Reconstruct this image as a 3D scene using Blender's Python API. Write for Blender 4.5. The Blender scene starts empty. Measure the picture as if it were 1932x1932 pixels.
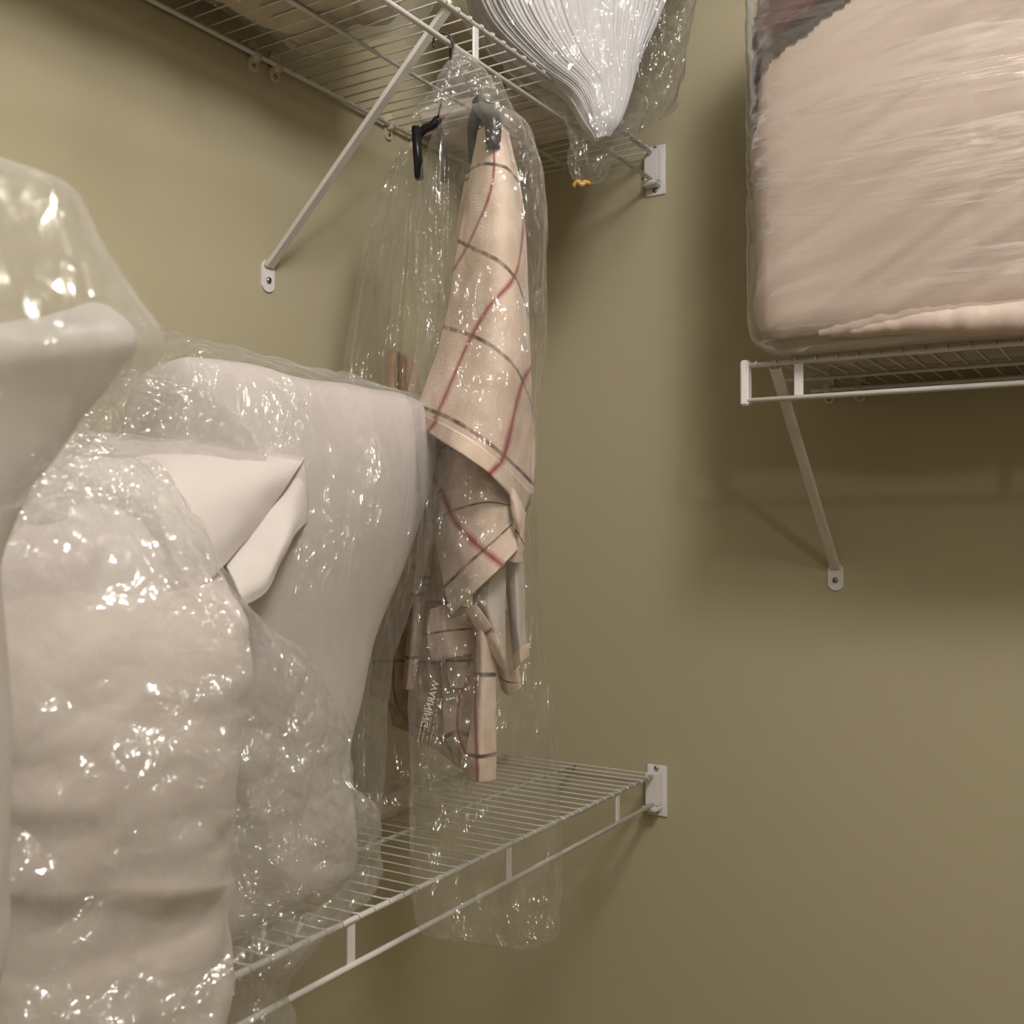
import bpy, bmesh, math, random
import numpy as np
from mathutils import Vector, noise, Matrix

SC = bpy.context.scene
COL = SC.collection
random.seed(7)

# ------------------------------------------------------------------ camera
FPX, YAW, PIT = 1990.8, 0.5567, 0.0156
ZC = 1.45                                   # eye height; shelf heights below are ZC + offset
CAM = np.array([1.046, -1.654, ZC])
Rv = np.array([math.cos(YAW), math.sin(YAW), 0.0])
Fv = np.array([-math.sin(YAW)*math.cos(PIT), math.cos(YAW)*math.cos(PIT), math.sin(PIT)])
Uv = np.cross(Rv, Fv)
cd = bpy.data.cameras.new('camera'); cam = bpy.data.objects.new('camera', cd); COL.objects.link(cam)
cd.sensor_width = 36.0; cd.lens = FPX/1932*36.0; cd.clip_start = 0.05
cam.matrix_world = Matrix(((Rv[0], Uv[0], -Fv[0], CAM[0]), (Rv[1], Uv[1], -Fv[1], CAM[1]),
                           (Rv[2], Uv[2], -Fv[2], CAM[2]), (0, 0, 0, 1)))
cd.dof.use_dof = True; cd.dof.focus_distance = 1.3; cd.dof.aperture_fstop = 9.0
SC.camera = cam

# ------------------------------------------------------------------ world, lights, exposure
w = bpy.data.worlds.new('world'); SC.world = w; w.use_nodes = True
w.node_tree.nodes['Background'].inputs[0].default_value = (0.9, 1.0, 0.95, 1)
w.node_tree.nodes['Background'].inputs[1].default_value = 0.02

def lamp(name, loc, power, color, radius):
    l = bpy.data.lights.new(name, 'POINT'); l.energy = power; l.color = color; l.shadow_soft_size = radius
    o = bpy.data.objects.new(name, l); o.location = loc; COL.objects.link(o); return o
lamp('closet_lamp', (1.24, -1.28, ZC + 1.13), 29.5, (1.0, 0.955, 0.93), 0.15)
lamp('doorway_lamp', (1.95, -2.2, ZC + 0.95), 10.0, (0.95, 0.98, 0.94), 0.06)
SC.view_settings.view_transform = 'Standard'; SC.view_settings.look = 'None'
SC.view_settings.exposure = 0.60; SC.view_settings.gamma = 1.0; SC.view_settings.use_curve_mapping = False
SC.cycles.use_adaptive_sampling = True; SC.cycles.adaptive_threshold = 0.15
SC.cycles.max_bounces = 6; SC.cycles.transparent_max_bounces = 24; SC.cycles.diffuse_bounces = 3
SC.cycles.glossy_bounces = 2; SC.cycles.caustics_reflective = False; SC.cycles.caustics_refractive = False

# ------------------------------------------------------------------ placing helpers
def P(px, py, d):
    """world point seen at (px, py) at distance d along the viewing axis"""
    return CAM + d*(Fv + (px-966)/FPX*Rv + (966-py)/FPX*Uv)
def on_plane(px, py, axis, val):
    r = Fv + (px-966)/FPX*Rv + (966-py)/FPX*Uv
    return CAM + r*((val-CAM[axis])/r[axis])

# ------------------------------------------------------------------ materials
def newmat(name):
    m = bpy.data.materials.new(name); m.use_nodes = True
    nt = m.node_tree; nt.nodes.clear()
    out = nt.nodes.new('ShaderNodeOutputMaterial')
    return m, nt, out
def N(nt, t, **kw):
    n = nt.nodes.new('ShaderNode'+t)
    for k, v in kw.items():
        if k.startswith('i_'):
            k = k[2:]; n.inputs[int(k) if k.isdigit() else k].default_value = v
        else: setattr(n, k, v)
    return n
def srgb(r, g, b):
    f = lambda c: (c/255/12.92) if c/255 <= 0.04045 else ((c/255+0.055)/1.055)**2.4
    return (f(r), f(g), f(b), 1)
def mth(nt, op, a, b=None):
    n = N(nt, 'Math', operation=op)
    for i, v in enumerate((a, b)):
        if v is None: continue
        if isinstance(v, (int, float)): n.inputs[i].default_value = v
        else: nt.links.new(v, n.inputs[i])
    return n.outputs[0]
def solid(name, col, rough=0.5, metal=0.0, bump=0.0, bscale=200.0, var=0.0, vscale=6.0, spec=0.5, sheen=0.0, sss=0.0, coord='Object'):
    m, nt, out = newmat(name)
    b = N(nt, 'BsdfPrincipled'); nt.links.new(b.outputs[0], out.inputs[0])
    b.inputs['Base Color'].default_value = col; b.inputs['Roughness'].default_value = rough
    b.inputs['Metallic'].default_value = metal; b.inputs['Specular IOR Level'].default_value = spec
    b.inputs['Sheen Weight'].default_value = sheen
    tc = N(nt, 'TexCoord')
    if var > 0:
        n = N(nt, 'TexNoise'); n.inputs['Scale'].default_value = vscale; n.inputs['Detail'].default_value = 4
        nt.links.new(tc.outputs[coord], n.inputs['Vector'])
        r = N(nt, 'ValToRGB'); nt.links.new(n.outputs['Fac'], r.inputs[0])
        r.color_ramp.elements[0].position = .3; r.color_ramp.elements[1].position = .7
        r.color_ramp.elements[0].color = tuple(c*(1-var) for c in col[:3])+(1,)
        r.color_ramp.elements[1].color = tuple(min(1, c*(1+var)) for c in col[:3])+(1,)
        nt.links.new(r.outputs[0], b.inputs['Base Color'])
    if bump > 0:
        n = N(nt, 'TexNoise'); n.inputs['Scale'].default_value = bscale; n.inputs['Detail'].default_value = 5
        nt.links.new(tc.outputs[coord], n.inputs['Vector'])
        bn = N(nt, 'Bump'); bn.inputs['Strength'].default_value = bump; bn.inputs['Distance'].default_value = 0.002
        nt.links.new(n.outputs['Fac'], bn.inputs['Height']); nt.links.new(bn.outputs[0], b.inputs['Normal'])
    return m
def film(name, dist=0.018, haze=0.10, gloss=1.0, rough=0.10, tint=(0.93, 0.92, 0.90, 1), bump=0.5, bscale=(60, 60, 25)):
    """thin clear plastic: see-through, slightly milky, shiny at glancing angles and on creases"""
    m, nt, out = newmat(name)
    tc = N(nt, 'TexCoord'); mp = N(nt, 'Mapping'); mp.inputs['Scale'].default_value = bscale
    nt.links.new(tc.outputs['Object'], mp.inputs[0])
    # crumple pattern: small faceted cones and creases, warped
    nw = N(nt, 'TexNoise'); nw.inputs['Scale'].default_value = 0.9; nw.inputs['Detail'].default_value = 1
    nt.links.new(mp.outputs[0], nw.inputs['Vector'])
    wv = N(nt, 'VectorMath', operation='MULTIPLY_ADD'); nt.links.new(nw.outputs['Color'], wv.inputs[0])
    wv.inputs[1].default_value = (1.6, 1.6, 1.6); nt.links.new(mp.outputs[0], wv.inputs[2])
    v1 = N(nt, 'TexVoronoi'); v1.inputs['Scale'].default_value = 1.0; nt.links.new(wv.outputs[0], v1.inputs['Vector'])
    v2 = N(nt, 'TexVoronoi'); v2.inputs['Scale'].default_value = 2.9; nt.links.new(wv.outputs[0], v2.inputs['Vector'])
    nf = N(nt, 'TexNoise'); nf.inputs['Scale'].default_value = 5.0; nf.inputs['Detail'].default_value = 1
    nt.links.new(mp.outputs[0], nf.inputs['Vector'])
    hsum = mth(nt, 'ADD', mth(nt, 'ADD', v1.outputs['Distance'], mth(nt, 'MULTIPLY', v2.outputs['Distance'], 0.26)), mth(nt, 'MULTIPLY', nf.outputs['Fac'], 0.16))
    n3 = N(nt, 'TexNoise'); n3.inputs['Scale'].default_value = 0.35; n3.inputs['Detail'].default_value = 0
    nt.links.new(mp.outputs[0], n3.inputs['Vector'])
    amt = N(nt, 'MapRange'); nt.links.new(n3.outputs['Fac'], amt.inputs[0])
    amt.inputs[1].default_value = .42; amt.inputs[2].default_value = .62; amt.inputs[3].default_value = .15; amt.inputs[4].default_value = 1.0
    hgt = mth(nt, 'MULTIPLY', hsum, amt.outputs[0])
    bn = N(nt, 'Bump'); bn.inputs['Strength'].default_value = bump; bn.inputs['Distance'].default_value = dist
    nt.links.new(hgt, bn.inputs['Height'])
    tr = N(nt, 'BsdfTransparent'); tr.inputs[0].default_value = (0.985, 0.985, 0.985, 1)
    df = N(nt, 'BsdfDiffuse'); df.inputs[0].default_value = tint
    tl = N(nt, 'BsdfTranslucent'); tl.inputs[0].default_value = tint
    mx0 = N(nt, 'MixShader'); mx0.inputs[0].default_value = 0.4
    nt.links.new(df.outputs[0], mx0.inputs[1]); nt.links.new(tl.outputs[0], mx0.inputs[2])
    lw = N(nt, 'LayerWeight'); lw.inputs[0].default_value = 0.5
    f3 = mth(nt, 'POWER', lw.outputs['Facing'], 2.5)
    hz = mth(nt, 'ADD', mth(nt, 'MULTIPLY', f3, 0.22), haze)
    mx1 = N(nt, 'MixShader'); nt.links.new(hz, mx1.inputs[0])
    nt.links.new(tr.outputs[0], mx1.inputs[1]); nt.links.new(mx0.outputs[0], mx1.inputs[2])
    gl = N(nt, 'BsdfGlossy'); gl.inputs['Roughness'].default_value = rough
    gl.inputs[0].default_value = (1, 1, 1, 1)
    nt.links.new(bn.outputs[0], gl.inputs['Normal'])
    g = mth(nt, 'ADD', mth(nt, 'MULTIPLY', mth(nt, 'POWER', lw.outputs['Facing'], 3.0), 0.14*gloss), 0.07*gloss)
    mx2 = N(nt, 'MixShader'); nt.links.new(g, mx2.inputs[0])
    nt.links.new(mx1.outputs[0], mx2.inputs[1]); nt.links.new(gl.outputs[0], mx2.inputs[2])
    nt.links.new(mx2.outputs[0], out.inputs[0])
    return m
def plaid(name, base, base2, red, dark, rw=0.045, dw=0.022, rough=0.75):
    m, nt, out = newmat(name)
    b = N(nt, 'BsdfPrincipled'); nt.links.new(b.outputs[0], out.inputs[0])
    b.inputs['Roughness'].default_value = rough; b.inputs['Sheen Weight'].default_value = 0.2
    uv = N(nt, 'UVMap'); sp = N(nt, 'SeparateXYZ'); nt.links.new(uv.outputs[0], sp.inputs[0])
    tc = N(nt, 'TexCoord')
    def stripe(sock, width, soft):
        d = mth(nt, 'ABSOLUTE', mth(nt, 'SUBTRACT', mth(nt, 'FRACT', mth(nt, 'ADD', sock, 0.5)), 0.5))
        r = N(nt, 'MapRange'); nt.links.new(d, r.inputs[0])
        r.inputs[1].default_value = width; r.inputs[2].default_value = width*soft
        r.inputs[3].default_value = 0.0; r.inputs[4].default_value = 1.0
        return r.outputs[0]
    nz = N(nt, 'TexNoise'); nz.inputs['Scale'].default_value = 30; nz.inputs['Detail'].default_value = 4
    nt.links.new(tc.outputs['Object'], nz.inputs['Vector'])
    base_r = N(nt, 'ValToRGB'); nt.links.new(nz.outputs['Fac'], base_r.inputs[0])
    base_r.color_ramp.elements[0].color = base2; base_r.color_ramp.elements[1].color = base
    base_r.color_ramp.elements[0].position = 0.35; base_r.color_ramp.elements[1].position = 0.6
    def mixc(fac, c1, c2):
        x = N(nt, 'Mix', data_type='RGBA'); nt.links.new(fac, x.inputs[0])
        nt.links.new(c1, x.inputs[6]) if not isinstance(c1, tuple) else setattr(x.inputs[6], 'default_value', c1)
        x.inputs[7].default_value = c2; return x.outputs[2]
    def streak(scale):
        n = N(nt, 'TexNoise'); n.inputs['Scale'].default_value = scale; n.inputs['Detail'].default_value = 3
        nt.links.new(tc.outputs['Object'], n.inputs['Vector'])
        r = N(nt, 'MapRange'); nt.links.new(n.outputs['Fac'], r.inputs[0]); r.inputs[1].default_value = .32; r.inputs[2].default_value = .58
        r.inputs[3].default_value = .35; r.inputs[4].default_value = 1.0
        return r.outputs[0]
    c = base_r.outputs[0]
    c = mixc(mth(nt, 'MULTIPLY', mth(nt, 'MULTIPLY', stripe(sp.outputs[0], rw, 0.55), 0.6), streak(40)), c, red)
    c = mixc(mth(nt, 'MULTIPLY', stripe(sp.outputs[0], rw*0.42, 0.5), 0.75), c, (red[0]*.45, red[1]*.4, red[2]*.5, 1))
    c = mixc(mth(nt, 'MULTIPLY', stripe(sp.outputs[1], dw*1.3, 0.5), streak(55)), c, dark)
    nt.links.new(c, b.inputs['Base Color'])
    mp = N(nt, 'Mapping'); mp.inputs['Scale'].default_value = (6, 70, 1); nt.links.new(uv.outputs[0], mp.inputs[0])
    n2 = N(nt, 'TexNoise'); n2.inputs['Scale'].default_value = 1; n2.inputs['Detail'].default_value = 3
    nt.links.new(mp.outputs[0], n2.inputs['Vector'])
    bn = N(nt, 'Bump'); bn.inputs['Strength'].default_value = 0.35; bn.inputs['Distance'].default_value = 0.002
    nt.links.new(n2.outputs['Fac'], bn.inputs['Height']); nt.links.new(bn.outputs[0], b.inputs['Normal'])
    return m

M_wall = solid('wall_paint', srgb(187, 178, 150), 0.55, bump=0.05, bscale=120, spec=0.25)
M_ceil = solid('ceiling_paint', srgb(225, 220, 205), 0.9)
M_floor = solid('carpet', srgb(150, 135, 112), 0.95, bump=0.6, bscale=400, var=0.15, vscale=90)
M_wire = solid('white_epoxy_wire', srgb(226, 222, 220), 0.35)
M_brace = solid('white_enamel_steel', srgb(222, 217, 212), 0.4)
M_plast = solid('white_plastic', srgb(235, 230, 232), 0.4)
M_clip = solid('old_clip_plastic', srgb(214, 200, 178), 0.5)
M_screw = solid('screw_metal', (0.35, 0.34, 0.32, 1), 0.35, metal=1.0)
M_black = solid('black_hanger_plastic', (0.012, 0.012, 0.016, 1), 0.3)
M_hook = solid('hook_wire', (0.10, 0.10, 0.10, 1), 0.3, metal=0.8)
M_white = solid('white_cotton', srgb(214, 205, 202), 0.85, bump=0.15, bscale=300, sheen=0.2)
M_pink = solid('offwhite_cotton', srgb(212, 200, 194), 0.85, bump=0.15, bscale=250, sheen=0.2, var=0.03)
M_beige = solid('beige_sateen', srgb(203, 184, 173), 0.55, bump=0.15, bscale=220, sheen=0.3, var=0.03)
M_burg = solid('burgundy_sateen', srgb(72, 18, 32), 0.5, sheen=0.3, bump=0.2)
M_plum = solid('plum_band', srgb(44, 24, 34), 0.6, bump=0.2)
M_brown = solid('brown_stitching', srgb(92, 66, 56), 0.8)
M_bed = solid('patterned_bedding', srgb(202, 190, 172), 0.85, var=0.16, vscale=14, bump=0.2)
M_pleat = solid('white_pleated_cloth', srgb(222, 220, 224), 0.6, sheen=0.2)
M_satin = solid('silvery_satin', srgb(205, 192, 186), 0.35, bump=0.3, bscale=60, sheen=0.3)
M_plaid = plaid('windowpane_linen', srgb(236, 215, 200), srgb(220, 194, 176), srgb(190, 66, 84), srgb(84, 64, 52), rw=.06, dw=.026)
M_plaid2 = plaid('tan_windowpane_linen', srgb(206, 176, 150), srgb(186, 152, 126), srgb(140, 52, 58), srgb(84, 60, 46))
M_film = film('clear_film', dist=.024, haze=0.035, rough=.11, bump=1.0, bscale=(34, 34, 17), gloss=1.3)
M_filmn = film('near_film', dist=.012, haze=0.10, rough=.11, bump=1.0, bscale=(22, 22, 9))
M_filmh = film('hazy_film', dist=.024, haze=0.10, rough=.11, bump=1.0, bscale=(27, 27, 27), gloss=1.6)
M_filmx = film('stiff_vinyl', dist=.0085, haze=0.05, rough=0.10, bump=0.8, bscale=(6, 6, 50), gloss=2.6)
M_sheer = film('sheer_fabric', dist=.006, haze=0.62, rough=.3, tint=(0.80, 0.76, 0.74, 1), bump=.5, bscale=(20, 20, 8), gloss=.15)
M_tape = solid('amber_tape', srgb(206, 160, 96), 0.3)
M_ink = solid('white_ink', srgb(225, 215, 205), 0.6)
M_inkd = solid('grey_ink', srgb(80, 70, 72), 0.6)

# ------------------------------------------------------------------ object helpers
def obj(name, me, mat=None, parent=None, smooth=True):
    if isinstance(me, bmesh.types.BMesh):
        bm = me; me = bpy.data.meshes.new(name); bm.normal_update(); bm.to_mesh(me); bm.free()
    o = bpy.data.objects.new(name, me); COL.objects.link(o)
    if mat: me.materials.append(mat)
    if smooth:
        me.polygons.foreach_set('use_smooth', [True]*len(me.polygons))
    if parent: o.parent = parent; o.matrix_parent_inverse = Matrix.Translation(-Vector(parent.location))
    return o
def thing(name, label, cat, loc, group=None):
    o = bpy.data.objects.new(name, None); COL.objects.link(o); o.location = Vector(loc); o.empty_display_size = .05
    tag(o, label, cat, group); return o
def tag(o, label, cat, group=None):
    o['label'] = label; o['category'] = cat
    if group: o['group'] = group
    return o
def struct(name, bm, mat):
    o = obj(name, bm, mat, smooth=False); o['kind'] = 'structure'; return o
def box(bm, lo, hi):
    v = [bm.verts.new((x, y, z)) for x in (lo[0], hi[0]) for y in (lo[1], hi[1]) for z in (lo[2], hi[2])]
    for f in ((0, 1, 3, 2), (4, 6, 7, 5), (0, 4, 5, 1), (2, 3, 7, 6), (0, 2, 6, 4), (1, 5, 7, 3)):
        bm.faces.new([v[i] for i in f])
    return bm
def bevel(bm, r, seg=2):
    bmesh.ops.bevel(bm, geom=bm.edges[:], offset=r, segments=seg, affect='EDGES', clamp_overlap=True); return bm
def tube(bm, pts, r, seg=10, caps=True):
    pts = [Vector(p) for p in pts]; rr = r if isinstance(r, (list, tuple)) else [r]*len(pts)
    rings = []; up = None
    for i, p in enumerate(pts):
        t = (pts[min(i+1, len(pts)-1)]-pts[max(i-1, 0)]).normalized()
        if up is None:
            up = Vector((0, 0, 1)) if abs(t.z) < .9 else Vector((1, 0, 0))
        a = t.cross(up).normalized(); b = a.cross(t).normalized(); up = b
        rings.append([bm.verts.new(p + rr[i]*(math.cos(k*2*math.pi/seg)*a + math.sin(k*2*math.pi/seg)*b)) for k in range(seg)])
    for i in range(len(rings)-1):
        for k in range(seg):
            bm.faces.new((rings[i][k], rings[i][(k+1) % seg], rings[i+1][(k+1) % seg], rings[i+1][k]))
    if caps:
        bm.faces.new(rings[0][::-1]); bm.faces.new(rings[-1])
    return bm
def cyl(bm, a, b, r, seg=10): return tube(bm, [a, b], r, seg)

def cr(ctrl, n):
    """Catmull-Rom resample of the first axis to n samples"""
    c = np.asarray(ctrl, float); k = len(c)
    if k == 2:
        t = np.linspace(0, 1, n).reshape((-1,)+(1,)*(c.ndim-1)); return c[0]*(1-t)+c[1]*t
    e = np.concatenate([[2*c[0]-c[1]], c, [2*c[-1]-c[-2]]])
    u = np.linspace(0, k-1, n); i = np.minimum(u.astype(int), k-2); t = (u-i).reshape((-1,)+(1,)*(c.ndim-1))
    p0, p1, p2, p3 = e[i], e[i+1], e[i+2], e[i+3]
    return 0.5*(2*p1+(p2-p0)*t+(2*p0-5*p1+4*p2-p3)*t*t+(3*p1-p0-3*p2+p3)*t**3)

def grid_mesh(name, V, UV=None, wrap=False, caps=False):
    nr, nc = V.shape[:2]
    verts = V.reshape(-1, 3).tolist(); faces = []
    for i in range(nr-1):
        for j in range(nc if wrap else nc-1):
            j2 = (j+1) % nc
            faces.append((i*nc+j, i*nc+j2, (i+1)*nc+j2, (i+1)*nc+j))
    if caps:
        for row in (0, nr-1):
            c = len(verts); verts.append(V[row].mean(0).tolist())
            for j in range(nc):
                a, b = row*nc+j, row*nc+(j+1) % nc
                faces.append((a, b, c) if row else (b, a, c))
    me = bpy.data.meshes.new(name); me.from_pydata(verts, [], faces)
    if UV is not None:
        l = me.uv_layers.new(name='UVMap'); u = UV.reshape(-1, 2)
        idx = np.zeros(len(me.loops), int); me.loops.foreach_get('vertex_index', idx)
        idx = np.minimum(idx, len(u)-1)
        l.data.foreach_set('uv', u[idx].ravel())
    me.update(); return me
def displace(me, fn):
    n = len(me.vertices)
    co = np.empty(n*3); me.vertices.foreach_get('co', co); co = co.reshape(-1, 3)
    no = np.empty(n*3); me.vertex_normals.foreach_get('vector', no); no = no.reshape(-1, 3)
    h = np.array([fn(p) for p in co])
    co += no*h[:, None] if h.ndim == 1 else h
    me.vertices.foreach_set('co', co.ravel()); me.update()
def nz(p, s, o=0.0):
    s = s if isinstance(s, (tuple, list)) else (s, s, s)
    return noise.noise(Vector((p[0]*s[0]+o, p[1]*s[1]+o*1.7, p[2]*s[2]-o)))
def ridge(p, s, o=0.0): return 1-2*abs(nz(p, s, o))
def crinkle(a, s=(14, 14, 8), o=0.0, fine=1.0):
    """crumpled-film relief: broad sags, then sharp ridges"""
    def f(p):
        w = nz(p, 5, o+3)*1.2
        q = (p[0]+w*.05, p[1]-w*.05, p[2]+w*.06)
        return a*(1.3*nz(q, (s[0]*.4, s[1]*.4, s[2]*.4), o)+0.8*ridge(q, s, o+5)+0.42*fine*ridge(q, tuple(k*2.3 for k in s), o+9)
                  + 0.2*fine*ridge(q, tuple(k*5.1 for k in s), o+11)) - a*.7
    return f
def loft(name, rows, nr=80, nseg=96, mat=None, parent=None, disp=None, expo=0.8, pleat=None, caps=True, open_=False):
    """rows: (Lpx, Lpy, Ld, Rpx, Rpy, Rd, halfdepth) -> closed rounded body through those cross-sections"""
    A = []
    for r in rows:
        L = P(r[0], r[1], r[2]); R = P(r[3], r[4], r[5]); A.append(np.concatenate([L, R, [r[6]]]))
    A = cr(A, nr); V = np.zeros((nr, nseg, 3))
    th = np.linspace(0, 2*np.pi, nseg, endpoint=False)
    for i in range(nr):
        L, R, hd = A[i, :3], A[i, 3:6], max(A[i, 6], .001)
        C = (L+R)/2; h = (R-L)/2; away = np.array([-h[1], h[0], 0]); away /= (np.linalg.norm(away)+1e-9)
        for j, t in enumerate(th):
            c, s = math.cos(t), math.sin(t)
            ce = math.copysign(abs(c)**expo, c); se = math.copysign(abs(s)**expo, s)
            k = 1.0
            if pleat: k += pleat(t, i/(nr-1))
            V[i, j] = C + h*ce*k + away*hd*se*k
    me = grid_mesh(name, V, wrap=True, caps=caps)
    if disp: displace(me, disp)
    return obj(name, me, mat, parent)
def patch(name, ctrl, nr=60, nc=60, mat=None, parent=None, disp=None, uv=None, thick=0.0012, abs_=False):
    """ctrl: rows x cols of (px, py, depth) (+ u, v) -> smooth cloth sheet"""
    c = np.array([[tuple(q if abs_ else P(*q[:3])) for q in row] for row in ctrl])
    if uv is not None: c = np.concatenate([c, np.array(uv, float)], axis=2)
    d = cr(c, nr); d = np.swapaxes(cr(np.swapaxes(d, 0, 1), nc), 0, 1)
    me = grid_mesh(name, d[..., :3].copy(), d[..., 3:5].copy() if uv is not None else None)
    if disp: displace(me, disp)
    o = obj(name, me, mat, parent)
    if thick:
        s = o.modifiers.new('thickness', 'SOLIDIFY'); s.thickness = thick; s.offset = 0
    return o
def join_into(base, others):
    """merge the sheets of one cloth into one mesh"""
    bm = bmesh.new()
    for o in [base]+others:
        bm.from_mesh(o.data)
    bm.to_mesh(base.data); bm.free()
    for o in others:
        me = o.data; bpy.data.objects.remove(o); bpy.data.meshes.remove(me)
    base.data.polygons.foreach_set('use_smooth', [True]*len(base.data.polygons))
    return base
def rbox(lo, hi, r, n=40):
    """rounded box mesh, finely divided"""
    lo, hi = np.array(lo, float), np.array(hi, float); c = (lo+hi)/2; h = (hi-lo)/2
    bm = bmesh.new(); bmesh.ops.create_cube(bm, size=2)
    bmesh.ops.subdivide_edges(bm, edges=bm.edges[:], cuts=n, use_grid_fill=True)
    for v in bm.verts:
        p = np.array(v.co)*h; inner = np.clip(p, -(h-r), h-r); dlt = p-inner; l = np.linalg.norm(dlt)
        if l > 1e-9: p = inner + dlt/l*r
        v.co = Vector(c+p)
    return bm

# ------------------------------------------------------------------ the room
X1, Y1, H = 2.8, -3.6, 2.74
struct('wall_left', box(bmesh.new(), (-.1, Y1, 0), (0, 0, H)), M_wall)
struct('wall_back', box(bmesh.new(), (-.1, 0, 0), (X1+.1, .1, H)), M_wall)
struct('wall_right', box(bmesh.new(), (X1, Y1, 0), (X1+.1, 0, H)), M_wall)
struct('wall_front', box(bmesh.new(), (-.1, Y1-.1, 0), (X1+.1, Y1, H)), M_wall)
struct('floor', box(bmesh.new(), (-.1, Y1-.1, -.1), (X1+.1, .1, 0)), M_floor)
struct('ceiling', box(bmesh.new(), (-.1, Y1-.1, H), (X1+.1, .1, H+.1)), M_ceil)

# ------------------------------------------------------------------ wire shelves
D = .305; ZU, ZL, ZR, LIP = ZC+.6405, ZC-.4134, ZC+.2185, .047
def wire_shelf(label, z, along, a0, a1, straps, mid, pitch=.0262, group=None, off=0.0):
    """along='y': on the left wall; along='x': on the back wall. a0..a1 = extent along the wall"""
    def W(s, d, zz): return (d, s, zz) if along == 'y' else (s, -d, zz)
    t = thing('wire_shelf', label, 'shelf', W((a0+a1)/2, 0.01, z), group)
    def rod(name, d, zz, r, b0=a0, b1=a1):
        bm = bmesh.new(); tube(bm, [W(b0, d, zz), W((b0+b1)/2, d, zz), W(b1, d, zz)], r, 12); obj(name, bm, M_wire, t)
    rod('back_rod', .010, z-.004, .0032); rod('middle_rod', mid, z-.004, .0028)
    rod('front_rod', D, z-.003, .0036); rod('hanging_rod', D+.002, z-.003-LIP, .0036)
    bm = bmesh.new(); n = int(abs(a1-a0)/pitch)
    for i in range(n):
        s = a1-.013-i*pitch+off if along == 'y' else a0+.013+i*pitch
        pts = [W(s, .006, z), W(s, .15, z-.0003), W(s, D-.006, z+.0002), W(s, D+.001, z+.0015), W(s, D+.0045, z-.0005), W(s, D+.0048, z-.004)]
        tube(bm, pts, .0012, 6)
    obj('deck_wires', bm, M_wire, t)
    for s in straps:
        bm = bmesh.new(); lo = W(s-.006, D-.0015, z-.003-LIP+.001); hi = W(s+.006, D+.0015, z-.005)
        box(bm, [min(a, b) for a, b in zip(lo, hi)], [max(a, b) for a, b in zip(lo, hi)]); bevel(bm, .0008, 1)
        obj('lip_strap', bm, M_wire, t, smooth=False)
    return t
def yat(px, py): return on_plane(px, py, 0, D)[1]
wire_shelf('white wire shelf high on left wall carrying plastic-wrapped bedding', ZU, 'y', -1.9, -.004, [yat(897, 90), yat(420, -210), -1.6], .151)
wire_shelf('lower white wire shelf on left wall with pleated slats seen from above', ZL, 'y', -1.9, -.004,
           [yat(1165, 1530), yat(960, 1630), yat(662, 1780), -1.25, -1.55], .151)['label'] = 'lower white wire shelf on left wall, partly bare, seen from above'
XR = .567
SH = wire_shelf('short white wire shelf on back wall holding the beige comforter', ZR, 'x', XR+.006, 1.75,
           [on_plane(1507, 715, 1, -D)[0], 1.0, 1.35], .1472)

def end_bracket(z, label):
    t = thing('shelf_end_bracket', label, 'bracket', (D, -.001, z-.03))
    bm = box(bmesh.new(), (D-.016, -.0035, z-.072), (D+.020, -.0, z+.013)); bevel(bm, .0008, 1)
    obj('mounting_plate', bm, M_plast, t, smooth=False)
    bm = box(bmesh.new(), (D-.012, -.020, z-.052), (D+.013, -.003, z+.003))
    bevel(bm, .0015, 2); obj('rod_socket', bm, M_plast, t, smooth=False)
    bm = box(bmesh.new(), (D-.014, -.030, z-.060), (D+.013, -.003, z-.0525)); bevel(bm, .002, 2)
    obj('support_lip', bm, M_plast, t, smooth=False)
    for zz in (z+.008, z-.064):
        bm = bmesh.new(); cyl(bm, (D+.002, -.0034, zz), (D+.002, -.0055, zz), .0038, 14); obj('screw', bm, M_screw, t)
end_bracket(ZU, 'white plastic bracket holding upper shelf end on back wall')
end_bracket(ZL, 'white plastic bracket holding lower shelf end on back wall')

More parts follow.
